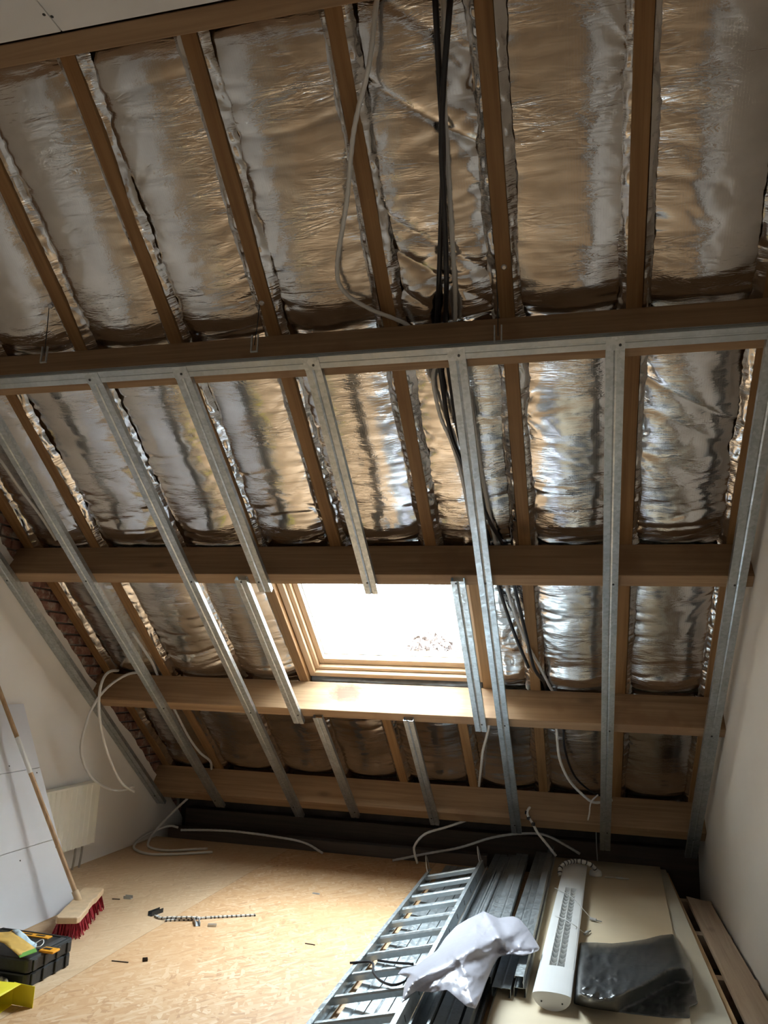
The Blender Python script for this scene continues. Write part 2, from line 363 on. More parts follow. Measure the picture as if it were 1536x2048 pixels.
# ------------------------------------------------------------------ roof window
def bars(x0, x1, s0, s1, wx, ws, oo0, oo1, name, parent):
    MB().box(x0, x0+wx, s0, s1, oo0, oo1).build(name, MT['frame_y'], parent, bevel=.004)
    MB().box(x1-wx, x1, s0, s1, oo0, oo1).build(name, MT['frame_y'], parent, bevel=.004)
    MB().box(x0+wx, x1-wx, s0, s0+ws, oo0, oo1).build(name, MT['frame'], parent, bevel=.004)
    MB().box(x0+wx, x1-wx, s1-ws, s1, oo0, oo1).build(name, MT['frame'], parent, bevel=.004)
wi = empty('window_1', RP(0, 0, 0), RM3); struct(wi)
bars(WX0, WX1, WS0, WS1-.01, .045, .045, .285, .43, 'window_frame', wi)
bars(WX0+.046, WX1-.046, WS0+.046, WS1-.056, .03, .03, .315, .43, 'window_stop', wi)
bars(WX0+.077, WX1-.077, WS0+.077, WS1-.087, .04, .055, .345, .44, 'window_sash', wi)
MB().box(WX0+.112, WX1-.112, WS0+.11, WS1-.12, .395, .403).build('pane', MT['glass'], wi)
MB().box(WX0+.115, WX0+.121, WS0+.13, WS1-.14, .390, .396).box(WX0+.121, WX1-.118, WS1-.147, WS1-.141, .390, .396).build('glazing_gasket', MT['membrane'], wi)
portal('daylight_portal_roof', RP((WX0+WX1)/2, (WS0+WS1)/2, .46), RM3, WX1-WX0, WS1-WS0)

# ------------------------------------------------------------------ purlins
PUR = [('ridge-side', -.672, -.600, 'top purlin of yellowish pine bordering the white plasterboard ceiling'),
       ('upper', .715, .818, 'dark upper purlin carrying the horizontal steel runner along its edge'),
       ('middle', 2.132, 2.215, 'middle purlin running above the bright roof window'),
       ('lower', 3.485, 3.572, 'brightly lit lower purlin with brown stain directly beneath the roof window'),
       ('foot', 4.790, 4.905, 'lowest purlin board near the floor at the foot of the roof')]
for nm, s0, s1, lab in PUR:
    o = MB().box(XL-.035, XR+.0, s0, s1, 0, .242).build('purlin', MT['purlin_low' if nm == 'lower' else 'purlin'], bevel=.004, m3=RM3, loc=RP(0, 0, 0)); tag(o, lab, 'beam')
tag(MB().box(XL+.10, -.74, 6.56, 6.66, -.2, .085).build('wall_plate', MT['dark_timber'], bevel=.006), 'dark timber plate along the floor edge under the roof foot', 'beam')  # dark brown timber, same material as the plate behind it
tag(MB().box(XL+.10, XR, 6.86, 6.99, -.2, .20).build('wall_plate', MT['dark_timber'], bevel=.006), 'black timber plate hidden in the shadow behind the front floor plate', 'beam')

# ------------------------------------------------------------------ rafters
RW = .068; RO0, RO1 = .24, .404
RX = [-3.598, -3.087, -2.516, -1.966, -1.426, -.846, -.295, .258, .812]
ordw = ['first', 'second', 'third', 'fourth', 'fifth', 'sixth', 'seventh', 'eighth', 'ninth']
def rafter(x, s0, s1, lab):
    jit = (random.random()-.5)*.006
    o = MB().box(-RW/2, RW/2, 0, s1-s0, 0, RO1-RO0).build('rafter', MT['rafter'], bevel=.003, m3=RM3, loc=RP(x+jit, s0, RO0)); tag(o, lab, 'rafter', 'roof rafters'); return o
RAF = {}
for i, x in enumerate(RX):
    k = ordw[len(RX)-1-i]
    if i in (4, 5):
        RAF[i] = rafter(x, -1.3, 2.2215, f'{k} rafter from the right wall, long piece ending above the roof window')
        rafter(x, 3.552, 5.33, f'{k} rafter from the right wall, short piece below the roof window')
    else:
        lab = f'{k} rafter from the right wall, running unbroken down the slope'
        if i == 0: lab = 'end rafter lying against the bare brick of the left wall'
        if i == 8: lab = 'end rafter next to the white right wall'
        RAF[i] = rafter(x, -1.3, 5.33, lab)
tag(MB().box(-RW/2, RW/2, 0, 1.25, 0, RO1-RO0).build('rafter', MT['rafter'], bevel=.003, m3=RM3, loc=RP(-.618, 2.25, RO0)), 'short trimmer rafter along the right side of the roof window', 'rafter', 'roof rafters')
tag(MB().box(WX0+.01, WX1-.01, 2.222, 2.29, .245, .40).build('trimmer', MT['rafter'], bevel=.003, m3=RM3, loc=RP(0, 0, 0)), 'cross trimmer closing the top of the roof window opening', 'trimmer')
# washer-head screws with hanger wires
for px, py, i in ((100, 613, 2), (523, 607, 4), (1008, 535, 6)):
    p = rp(px, py, RO0-.004); s = p[1]*CT-p[2]*ST
    sc = MB().lathe([(.013, .02), (.013, -.002), (.008, -.006), (.003, -.006)], 16).build('screw', MT['zinc'], RAF[i]); x = RAF[i].location.x
    q = RAF[i].matrix_world.inverted() @ Vector(p); sc.location = (q.x, q.y, 0)
for (a, b_), lab in ((((98, 616), (88, 712)), 'thin dark hanger wire at the seventh rafter from the right wall'), (((519, 610), (509, 690)), 'thin dark hanger wire at the fifth rafter from the right wall'), (((992, 540), (996, 672)), 'thin hanger wire beside the black cables above the steel runner')):
    p0, p1 = rp(*a, RO0-.012), rp(*b_, .01)
    e = empty('hanger_wire', p1); tag(e, lab, 'wire', 'hanger wires of the runner')
    MB().tube([p-p1 for p in spline([p0, (p0+p1)/2+np.array([.002, 0, 0]), p1], .05)], .0022, 6).build('wire', MT['screw'], e)
    MB().box(-.018, -.012, -.004, .004, -.03, .05).box(.012, .018, -.004, .004, -.03, .05).box(-.018, .018, -.004, .004, -.036, -.03).build('spring_clip', MT['steel'], e)

# ------------------------------------------------------------------ foil faced insulation
def foil_batt(x0, x1, s0, s1, seed, label, wr=1.0, diag=0.0, bulge=.034, crush=0.0, sag=0.0):
    w, L = x1-x0, s1-s0; nu = max(14, int(w/.0105)); nv = max(20, int(L/.0105))
    x = np.linspace(0, w, nu)[None, :].repeat(nv, 0); y = np.linspace(0, L, nv)[:, None].repeat(nu, 1); u = x/w
    e = np.abs(2*u-1); edge = sstep(.55, 1, e); low = np.exp(-(L-y)/.16)
    z = .050-bulge*(1-e**2.4)*(.85+.3*vnoise(x*1.6, y*1.6, seed+9))
    z += .035*np.exp(-y/.05)+.035*np.exp(-(L-y)/.045)-.022*np.exp(-((L-y-.16)/.09)**2)*(1-e**2)
    z += sag*(-.05)*np.exp(-(L-y)/.12)*(1-e**2)
    wx = x+.05*vnoise(x*5, y*5, seed+1); wy = y+.05*vnoise(x*4, y*3, seed+2)+.25*diag*x
    amp = wr*(1+1.3*edge+2.2*low)*(.45+1.1*vnoise(x*2.7, y*3.1, seed+20))
    z += amp*(.0038*(ridge(wx*1.6, wy*8, seed+3, 4.5)-.25)+.0018*(ridge(wx*3, wy*22, seed+4, 3)-.35)+.0011*(vnoise(wx*22, wy*48, seed+5)-.5))
    d = (x*math.cos(.6+diag)+y*math.sin(.6+diag)); z += wr*abs(diag)*.010*(ridge(d*1.2, (x*math.sin(.6)-y*math.cos(.6))*7, seed+6, 3)-.3)
    for _ in range(int(1.6*wr)+1):                            # pulled folds from a staple on an edge
        r = random.Random(seed*13+_); cy = r.uniform(.1, L-.1); sd = r.choice((0, w)); dx = np.abs(x-sd); ang = (y-cy)/(dx+.03)
        z += .0028*np.exp(-dx/.12)*np.cos(ang*7+r.random()*6)*np.exp(-(ang/1.6)**2)
    if crush: z += crush*(.020*(ridge(wx*9, wy*9, seed+7, 1.2)-.5)+.012*(ridge(wx*18, wy*16, seed+8, 1.2)-.5))
    z = np.maximum(z, -.026)
    top = empty('insulation_batt', RP(x0, s0, RO0), RM3); tag(top, label, 'insulation', 'foil faced insulation batts')
    MB().grid(np.stack([x, y, z], -1)).build('foil_facing', MT['foil'], top, smooth=True, fix=False)
    MB().box(.004, w-.004, .005, L-.005, .115, .158).build('wool_core', MT['rock'], top)
    # stapled crumpled flanges on both sides
    for sd in (0, 1):
        n2 = int(L/.009); yy = np.linspace(0, L, n2)[:, None].repeat(5, 1); t = np.linspace(0, 1, 5)[None, :].repeat(n2, 0)
        wd = .030+.016*vnoise(yy*4, yy*0, seed+31+sd)
        xx = t*wd; zz = -.004+.03*vnoise(yy*3, yy*0+1, seed+33+sd)+t**1.4*(.030)
        cr = .009*(vnoise(yy*60, t*3, seed+35+sd)-.5)+.012*(ridge(yy*17, t*2, seed+37+sd, 1.5)-.5)
        zz = zz+cr*(.3+t*(1-t)*3); zz = np.maximum(zz, -.012); zz = np.where((yy < .075) | (yy > L-.075), np.maximum(zz, .0045), zz); xx = np.maximum(xx+cr*.6*t, 0.0006)
        if sd: xx = w-xx
        MB().grid(np.stack([xx, yy, zz], -1)).build('foil_flange', MT['foil'], top, smooth=True, fix=False)
secs = [(-.60, .76, 'between top and upper purlins'), (.78, 2.17, 'between upper and middle purlins'), (2.18, 3.52, 'between middle and lower purlins'), (3.53, 4.84, 'between lower and lowest purlins'), (4.85, 5.26, 'below the lowest purlin')]
sd = 11
for si, (s0, s1, sl) in enumerate(secs):
    for i in range(8):
        x0, x1 = RX[i]+RW/2+.001, RX[i+1]-RW/2-.001; sd += 7
        if si == 2 and i in (3, 4, 5):
            if i == 5: foil_batt(-.618+RW/2+.001, RX[6]-RW/2-.001, s0, s1, sd, 'narrow crumpled foil strip between roof window trimmer and next rafter', 1.6, .2, .02, .5)
            continue
        bay = ordw[7-i]
        sa = 3.565 if si == 3 and i in (3, 4, 5) else s0
        lab = f'silver foil insulation, {bay} rafter bay from right wall, {sl}'
        kw = {}
        if si == 0: kw = dict(wr=1.0, diag=.3 if i == 5 else .1)
        if si == 0 and i == 5: kw = dict(wr=1.6, diag=.8, crush=.12)
        if si == 0 and i in (6, 7): kw = dict(wr=.9, diag=.15)
        if si == 1: kw = dict(wr=1.25, diag=.2)
        if si == 1 and i == 7: kw = dict(wr=1.3, diag=1.0)
        if si == 2: kw = dict(wr=1.1, diag=.15, bulge=.04)
        if si >= 3: kw = dict(wr=.8, diag=.1)
        foil_batt(x0, x1, sa, s1, sd, lab, **kw)
# strip of mineral wool and membrane under the window frame
x = np.linspace(WX0+.01, WX1-.01, 120); rowsP = []
for t in np.linspace(0, 2*math.pi, 13):
    rr = .026+.012*vnoise(x*7, x*0+t*1.3, 91)+.006*vnoise(x*40, x*0+t*3, 92)
    rowsP.append(np.stack([x, 3.512+rr*.8*np.cos(t), .318+rr*1.6*np.sin(t)], -1))
tag(MB().grid(np.array(rowsP)).build('wool_strip', MT['membrane'], m3=RM3, loc=RP(0, 0, 0), smooth=True), 'rolled grey strip stuffed under the roof window frame', 'insulation')

# ------------------------------------------------------------------ steel framing on the slope
def stud_poly(w, h, t=.0018, groove=.004):
    a = w/2
    return [(-a, 0), (-a, -h), (-.007, -h), (0, -h+groove), (.007, -h), (a, -h), (a, 0), (a-.010, 0), (a-.010, -t), (a-t, -t), (a-t, -h+t), (.008, -h+t), (0, -h+t+groove), (-.008, -h+t), (-a+t, -h+t), (-a+t, -t), (-a+.010, -t), (-a+.010, 0)]
def stud(x, s0, s1, lab, w=.078, h=.030, yaw=0.0, group='steel profiles on the slope'):
    e = empty('steel_profile', RP(x, s0, 0), RM3 @ Matrix.Rotation(yaw, 3, 'Z')); tag(e, lab, 'steel profile', group)
    cut_ = max(0.0, .7605-s0)
    MB().prism(stud_poly(w, h), cut_, s1-s0, 'y').build('channel', MT['steel'], e)
    if cut_: MB().box(-w/2, w/2, max(.001, .699-s0), cut_+.004, -.0345, -.0322).build('tab', MT['steel'], e)
    for s in (.74, 2.17, 3.52, 4.84):
        if s0-.01 < s < s1:
            hh = h+(.0045 if s < .76 else 0); MB().lathe([(.002, -hh-.003), (.006, -hh-.003), (.006, -hh+.001)], 8, random.uniform(-.02, .02), s-s0).build('screw', MT['screw'], e)
    return e
stud(-3.025, .70, 4.95, 'full length galvanised profile crossing the left end of the middle purlin')
stud(-2.315, .70, 5.00, 'full length galvanised profile crossing stained purlin left of the window')
stud(-1.835, .70, 2.255, 'galvanised profile ending just above the left side of the window')
stud(-1.970, 2.155, 3.625, 'short galvanised profile along the left side of the roof window')
stud(-1.812, 3.545, 4.935, 'short galvanised profile below the left corner of the roof window', .07)
stud(-1.172, .70, 2.265, 'galvanised profile whose lower end hangs over the window')
stud(-1.150, 3.520, 4.945, 'short galvanised profile below the middle of the window', .07)
stud(-.503, .69, 4.965, 'full length galvanised profile crossing black cables right of the window')
stud(-.656, 2.155, 3.605, 'short galvanised profile along the right side of the roof window')
stud(.165, .67, 5.12, 'full length galvanised profile with centre groove two bays from right wall')
stud(.790, .67, 5.12, 'galvanised profile running down the slope beside the right wall', .086)
stud(-3.605, .70, 4.97, 'galvanised profile running down the slope along the left wall plaster', .086)
e = empty('steel_runner', RP(0, .70, 0), RM3); tag(e, 'horizontal galvanised runner with ribs along the upper purlin', 'steel profile')
MB().prism([(0, .004), (0, -.032), (.022, -.032), (.025, -.029), (.03, -.029), (.033, -.032), (.060, -.032), (.060, -.030), (.002, -.030), (.002, .004)], XL+.005, XR-.005, 'x').build('channel', MT['steel_bright'], e)
for z in (-.006, -.013, -.020): MB().box(XL+.005, XR-.005, -.0025, .001, z-.0018, z+.0018).build('rib', MT['steel_bright'], e)

# ------------------------------------------------------------------ conduits and cables
def cable(label, pts, r=.0105, mat='conduit', name='conduit', group=None, ridged=True, step=.02, end=None):
    P = spline(pts, step); o0 = P[0]; ROOF_PATHS.append((np.array(P), r))
    e = empty(name, o0); tag(e, label, 'cable', group)
    MB().tube([p-o0 for p in P], r, 8, ridge=-.12 if ridged else 0).build('sheath', MT[mat], e, smooth=True)
    if end:
        d = (P[-1]-P[-2]); d /= np.linalg.norm(d)
        for k in range(2):
            w = np.array([.004*(k*2-1), .002, 0.]); MB().tube([P[-1]-o0-d*.005+w*.3, P[-1]-o0+d*.02+w, P[-1]-o0+d*.05+w*2.5], .0022, 6).build('bare_end', MT[end], e)
    return e
R3 = lambda L: [rp(*q) for q in L]
ROOF_PATHS = []                               # cables lying against the foil
KX = .257                                     # height of a cable lying over a purlin
cable('pale conduit curving loosely down the foil above the upper purlin', R3([(771, -70, KX), (760, -25, KX), (752, 12, .235), (738, 130, .2), (708, 260, .2), (694, 400, .2), (674, 535, .2), (690, 585, .2), (740, 618, .2), (778, 633, .215), (806, 645, .24), (818, 653, .258), (826, 672, KX), (830, 692, KX)]))
cable('black cable of the pair crossing from left to right down the foil', R3([(866, -90, KX), (868, -45, KX), (872, 30, .2), (880, 180, .195), (886, 300, .195), (882, 450, .195), (878, 560, .2), (874, 645, KX), (876, 690, KX), (882, 750, KX), (900, 860, .195), (926, 930, .19), (958, 1010, .195), (978, 1090, KX), (990, 1135, KX), (1001, 1185, KX), (1028, 1265, .19), (1057, 1335, .18)]), .0115, 'black', 'black_cable', ridged=False, end='copper')
cable('black cable of the pair crossing from right to left down the foil', R3([(906, -90, KX), (904, -45, KX), (898, 30, .17), (887, 170, .165), (883, 300, .165), (890, 450, .165), (893, 560, .17), (891, 645, KX), (893, 690, KX), (899, 750, KX), (918, 870, .165), (945, 960, .16), (978, 1040, .17), (1006, 1090, KX), (1019, 1135, KX), (1032, 1185, KX), (1052, 1270, .15), (1068, 1335, .17), (1086, 1362, .238), (1092, 1378, .259), (1096, 1396, .259), (1100, 1420, KX)]), .0115, 'black', 'black_cable', ridged=False)
cable('straight grey conduit right beside the black cables down the foil', R3([(886, -90, KX), (886, -45, KX), (888, 30, .226), (889, 200, .226), (900, 400, .226), (909, 560, .226), (910, 640, KX), (903, 662, .285), (876, 722, .285), (866, 757, KX), (880, 830, .226), (905, 890, .226), (925, 960, .226), (942, 1050, .228), (956, 1095, KX), (963, 1140, KX), (968, 1185, KX), (975, 1260, .226), (990, 1330, .226), (996, 1385, KX), (999, 1420, KX)]))
cable('grey conduit emerging between the two black cables under the middle purlin', R3([(940, 800, .226), (962, 940, .226), (975, 1010, .226), (992, 1090, KX), (1004, 1135, KX), (1016, 1185, KX), (1046, 1270, .222), (1080, 1335, .222), (1098, 1370, .25), (1108, 1392, .259), (1112, 1440, .259), (1114, 1475, .2), (1120, 1520, .13), (1138, 1560, .08), (1168, 1592, .045), (1190, 1605, .035), (1225, 1600, .05)]))
cable('thin black cable hanging under the conduit at the lowest purlin', R3([(1126, 1425, KX), (1127, 1450, .245), (1130, 1500, .2), (1148, 1550, .18), (1178, 1580, .17), (1203, 1592, .19)]), .008, 'black', 'black_cable', ridged=False)
cable('short frayed pale cord dangling in front of the lowest purlin', R3([(1196, 1590, .03), (1184, 1601, .012), (1180, 1612, -.012), (1179, 1625, -.014), (1176, 1640, -.014)]), .006, 'conduit')
cable('short pale conduit dropping behind the lower purlin right of the window', R3([(980, 1425, KX), (978, 1450, .24), (974, 1470, .21), (966, 1500, .19), (962, 1535, .19), (958, 1572, .222)]))
cable('pale conduit passing behind lower purlin in second bay from left wall', R3([(265, 1265, .222), (285, 1295, .21), (304, 1325, .215), (316, 1352, KX), (336, 1395, KX), (352, 1425, .235), (378, 1475, .16), (400, 1505, .16), (420, 1522, .19), (423, 1538, .215)]))
cable('thin grey conduit crossing the foil at the left end above the middle purlin', R3([(-30, 895, .21), (0, 920, .2), (35, 970, .2), (80, 1030, .2), (112, 1080, .225)]), .009)
# loops over the lower purlin in front of the left wall
def L3(L): return [np.array(p) for p in L]
xa = -3.35
cable('white conduit loop with wide bow hanging in front of left wall', [rp(292, 1344, KX), wp(255, 1349, -3.26), wp(215, 1375, -3.36), wp(185, 1415, -3.41), wp(166, 1470, -3.45), wp(163, 1510, -3.47), wp(180, 1550, -3.47), wp(210, 1574, -3.45), wp(240, 1581, -3.42), wp(268, 1573, -3.38)])
cable('white conduit hanging almost straight inside the wide loop at left wall', [rp(236, 1341, KX), wp(220, 1343, -3.34), wp(208, 1355, -3.30), wp(200, 1380, -3.28), wp(198, 1420, -3.28), wp(205, 1470, -3.30), wp(222, 1525, -3.32), wp(243, 1565, -3.32), wp(268, 1584, -3.30)])
# the soft foil yields where a cable presses on it
bpy.context.view_layer.update()
for o in [o for o in bpy.data.objects if o.name.startswith(('foil_facing', 'foil_flange'))]:
    org = np.array(o.parent.location); s_o = org[1]*CT-org[2]*ST
    co = np.empty(len(o.data.vertices)*3); o.data.vertices.foreach_get('co', co); co = co.reshape(-1, 3); w_, L_ = co[:, 0].max(), co[:, 1].max(); ch = False
    for P, r in ROOF_PATHS:
        q = np.stack([P[:, 0]-org[0], P[:, 1]*CT-P[:, 2]*ST-s_o, P[:, 1]*ST+P[:, 2]*CT-D0-RO0], -1)
        q = q[(q[:, 0] > -.05) & (q[:, 0] < w_+.05) & (q[:, 1] > -.05) & (q[:, 1] < L_+.05) & (q[:, 2] > -.06)]
        for a in q:
            k = np.nonzero((np.abs(co[:, 0]-a[0]) < .05) & (np.abs(co[:, 1]-a[1]) < .025))[0]
            if len(k):
                d = np.hypot(co[k, 0]-a[0], (co[k, 1]-a[1])*.7); need = a[2]+r*1.15+.003-np.maximum(0, d-r*1.3)*.8
                co[k, 2] = np.maximum(co[k, 2], need); ch = True
    if ch: o.data.vertices.foreach_set('co', co.ravel()); o.data.update()
cable('grey conduit looping on the OSB floor in the left back corner', [yp(375, 1597, 6.5), yp(345, 1625, 6.48), yp(312, 1660, 6.40), fp(296, 1687, .012), fp(306, 1697, .012), fp(340, 1701, .012), fp(380, 1699, .012), fp(415, 1697, .012)])
cable('second grey conduit lying round the loop in the left back corner', [yp(356, 1655, 6.53), yp(338, 1652, 6.52), wp(305, 1664, -3.615), wp(280, 1678, -3.63), fp(268, 1692, .012), fp(274, 1701, .012), fp(300, 1708, .012), fp(350, 1708, .012), fp(425, 1704, .012)])
cable('long grey conduit lying along the dark plate behind the OSB', [yp(362, 1660, 6.54), yp(400, 1660, 6.545), yp(470, 1663, 6.545), yp(560, 1675, 6.54), yp(610, 1686, 6.53), fp(645, 1706, .012)])
cable('pale conduit arching up from the floor edge left of the ladder', [yp(938, 1638, 6.50), yp(926, 1643, 6.50), yp(890, 1655, 6.49), yp(850, 1668, 6.48), yp(830, 1690, 6.46), yp(829, 1705, 6.44), fp(835, 1727, .012)])
cable('dark grey conduit lying behind the heads of ladder and profiles', [fp(785, 1721, .012), yp(850, 1708, 6.54), yp(920, 1695, 6.545), yp(985, 1675, 6.545), yp(1045, 1667, 6.56), yp(1090, 1670, 6.58), yp(1130, 1690, 6.6), yp(1160, 1708, 6.6)], mat='grey')
e = cable('taped conduit end rising from behind the steel profiles', [yp(1112, 1712, 6.3), yp(1095, 1690, 6.32), yp(1075, 1665, 6.34), yp(1066, 1648, 6.35), yp(1056, 1632, 6.34), yp(1055, 1622, 6.34), yp(1060, 1614, 6.36)])
for q in ((1053, 1625), (1057, 1636), (1066, 1648)):
    p = yp(*q, 6.345)-np.array(e.location); MB().tube([p+np.array([0, 0, -.012]), p+np.array([.003, 0, .012])], .0145, 10).build('tape_wrap', MT['black'], e)
cable('thin grey cord hanging straight down in front of dark back wall', [yp(1192, 1655, 6.6), yp(1193, 1690, 6.6), yp(1195, 1722, 6.6)], .004, 'grey', 'cord', ridged=False)

# ------------------------------------------------------------------ left side: radiator, leaning boards, broom
rd = empty('radiator', (XL, 5.1, .15)); tag(rd, 'cream panel radiator with vertical ribs on the left wall', 'radiator')
ry0, ry1 = 4.70-5.1, 5.46-5.1
b = MB(); n = 12; prof = []
for k in range(n):
    a = ry0+.02+(ry1-ry0-.04)*k/n; wd = (ry1-ry0-.04)/n
    prof += [(.088, a), (.088, a+wd*.6), (.081, a+wd*.7), (.081, a+wd*.9)]
poly = [(.07, ry0)]+[(.088, ry0)]+prof+[(.088, ry1), (.07, ry1)]
b.prism(poly, .012, .435, 'z').build('front_panel', MT['rad'], rd)
MB().box(.03, .068, ry0+.01, ry1-.01, .015, .43).build('back_panel', MT['rad'], rd)
MB().box(.02, .096, ry0-.002, ry1+.002, .436, .452).build('top_grille', MT['rad'], rd, bevel=.004)
MB().box(.02, .094, ry1, ry1+.004, .01, .436).build('side_cover', MT['rad'], rd)
MB().box(.02, .094, ry0-.004, ry0, .01, .436).build('side_cover', MT['rad'], rd)
for dy in (.22, .30): MB().tube([(.05, dy-.02, .01), (.05, dy-.02, -.05), (.04, dy-.02, -.15)], .008, 8).build('pipe', MT['mortar'], rd)
MB().box(0, .03, -.2, -.15, .1, .35).box(0, .03, .15, .2, .1, .35).build('bracket', MT['rad'], rd)
MB().tube([(.06, ry1+.004, .05), (.06, ry1+.03, .05)], .010, 10).build('air_valve', MT['screw'], rd)

la = math.atan2(.56, 1.2); Lp = math.hypot(.56, 1.2)
lm = Matrix(((math.cos(la), 0, -math.sin(la)), (0, 1, 0), (math.sin(la), 0, math.cos(la))))   # local z up the board, x its face normal
lp = empty('leaning_board', (-3.060, 4.0, 0.0), lm); tag(lp, 'stack of white plasterboard strips leaning on the left wall behind broom', 'plasterboard')
t1, t2 = .425, .885
for i, (a, b_) in enumerate(((0.0, t1-.0015), (t1+.0015, t2-.0015), (t2+.0015, Lp))):
    MB().box(-.026, 0, -.95, .575+(.012 if i == 0 else 0), a, b_).build('board_strip', MT['board'], lp, bevel=.003)
for y, z in ((.53, t2-.03), (.53, t1-.05), (.3, t2+.04), (.2, t1-.06)): MB().box(-.001, .0015, y-.004, y+.004, z-.004, z+.004).build('screw', MT['screw'], lp)

br_base = fp(156, 1798, .115); br_top = np.array([-3.60, 4.30, 1.30]); dv = br_top-br_base; dv /= np.linalg.norm(dv)
bq = empty('broom', (br_base[0], br_base[1], 0)); tag(bq, 'wooden broom with red bristles leaning against the white boards', 'broom')
B0 = np.array([br_base[0], br_base[1], 0])
pts = [br_base+dv*t-B0 for t in np.linspace(-.035, (XL+.016-br_base[0])/dv[0], 24)]
MB().tube(pts, .0135, 12).build('handle', MT['handle'], bq, smooth=True)
pts = [br_base+dv*t-B0+np.array([.0, .0, 0]) for t in np.linspace(.80, 1.04, 6)]
MB().tube(pts, .0142, 12).build('label_sleeve', MT['white'], bq, smooth=True)
h0 = (fp(175, 1774, .1)+fp(200, 1784, .1))/2; h1 = (fp(120, 1833, .1)+fp(148, 1847, .1))/2
hd = (h1-h0); hl = np.linalg.norm(hd); hd /= hl; hn = np.array([-hd[1], hd[0], 0])
hm = Matrix(((hd[0], hn[0], 0), (hd[1], hn[1], 0), (0, 0, 1)))
hc = (h0+h1)/2-B0; hob = empty('broom_head', (0, 0, 0)); bpy.data.objects.remove(hob)
poly = [(-hl/2, -.052), (-hl/2+.02, -.065), (-.09, -.066), (-.055, -.062), (.055, -.062), (.09, -.066), (hl/2-.02, -.065), (hl/2, -.052), (hl/2, .052), (hl/2-.02, .065), (.09, .066), (.055, .058), (-.055, .058), (-.09, .066), (-hl/2+.02, .065), (-hl/2, .052)]
hb = MB().prism(poly, .078, .112, 'z').build('head', MT['broom_wood'], bq, bevel=.006, m3=hm, loc=(hc[0], hc[1], 0))
pt = MB().tube([br_base-B0-dv*.03, br_base-B0+dv*.05], .020, 12).build('socket', MT['broom_wood'], bq, smooth=True)
b = MB(); rb = random.Random(5)
for i in range(26):
    for j in range(7):
        cx = -hl/2+.02+(hl-.04)*i/25; cy = -.05+.1*j/6
        for k in range(5):
            dx, dy = rb.uniform(-.016, .016), rb.uniform(-.014, .014); w = .0035; x0, y0 = cx+dx*.3, cy+dy*.3
            x1, y1 = cx+dx*1.4+(.012 if i == 25 else 0), cy+dy*1.6+cy*.25; a = rb.random()*3
            ca, sa = math.cos(a)*w, math.sin(a)*w
            b.add([(x0-ca, y0-sa, .08), (x0+ca, y0+sa, .08), (x1+ca, y1+sa, .001+rb.random()*.006), (x1-ca, y1-sa, .001+rb.random()*.006)], [(0, 1, 2, 3)])
b.build('bristles', MT['red'], bq, m3=hm, loc=(hc[0], hc[1], 0), fix=False)['kind'] = 'stuff'

# ------------------------------------------------------------------ tool case, sandpaper, mask, yellow carton
tc = empty('tool_case', (-2.72, 3.585, 0)); tag(tc, 'black plastic tool case with orange latches on the OSB floor', 'tool case')
hx, hy = .215, .165
MB().prism([(-hx+.015, -hy), (hx-.015, -hy), (hx, -hy+.015), (hx, hy-.015), (hx-.015, hy), (-hx+.015, hy), (-hx, hy-.015), (-hx, -hy+.015)], .0, .062, 'z').build('lower_shell', MT['blackplast'], tc, bevel=.008)
MB().prism([(-hx+.012, -hy-.003), (hx-.012, -hy-.003), (hx+.003, -hy+.012), (hx+.003, hy-.012), (hx-.012, hy+.003), (-hx+.012, hy+.003), (-hx-.003, hy-.012), (-hx-.003, -hy+.012)], .065, .128, 'z').build('lid', MT['blackplast'], tc, bevel=.010)
for y in (-.125, -.045, .045, .125):
    MB().box(hx+.0, hx+.008, y-.014, y+.014, .006, .058).build('rib', MT['blackplast'], tc, bevel=.003)
    MB().box(hx+.002, hx+.010, y-.014, y+.014, .070, .118).build('rib', MT['blackplast'], tc, bevel=.003)
MB().box(-.12, .12, hy-.075, hy-.035, .126, .134).build('label_plate', MT['orange'], tc, bevel=.003)
for k in range(3): MB().box(-.11+.075*k, -.06+.075*k, hy-.062, hy-.048, .1335, .1352).build('print_mark', MT['blackplast'], tc)
q = fp(99, 1899, .135); lx, ly = q[0]+2.72, q[1]-3.585
l = MB().box(lx-.04, lx+.04, ly-.028, ly+.028, .126, .137).build('latch', MT['orange'], tc, bevel=.004)
MB().box(lx-.03, lx+.01, ly-.010, ly+.010, .1362, .1382).build('slot', MT['blackplast'], l)
MB().box(-hx+.02, hx-.02, hy-.028, hy-.012, .126, .133).build('lid_rib', MT['blackplast'], tc, bevel=.003)
MB().box(hx-.045, hx-.015, -.05, .13, .126, .134).build('lid_rib', MT['greyplast'], tc, bevel=.003)
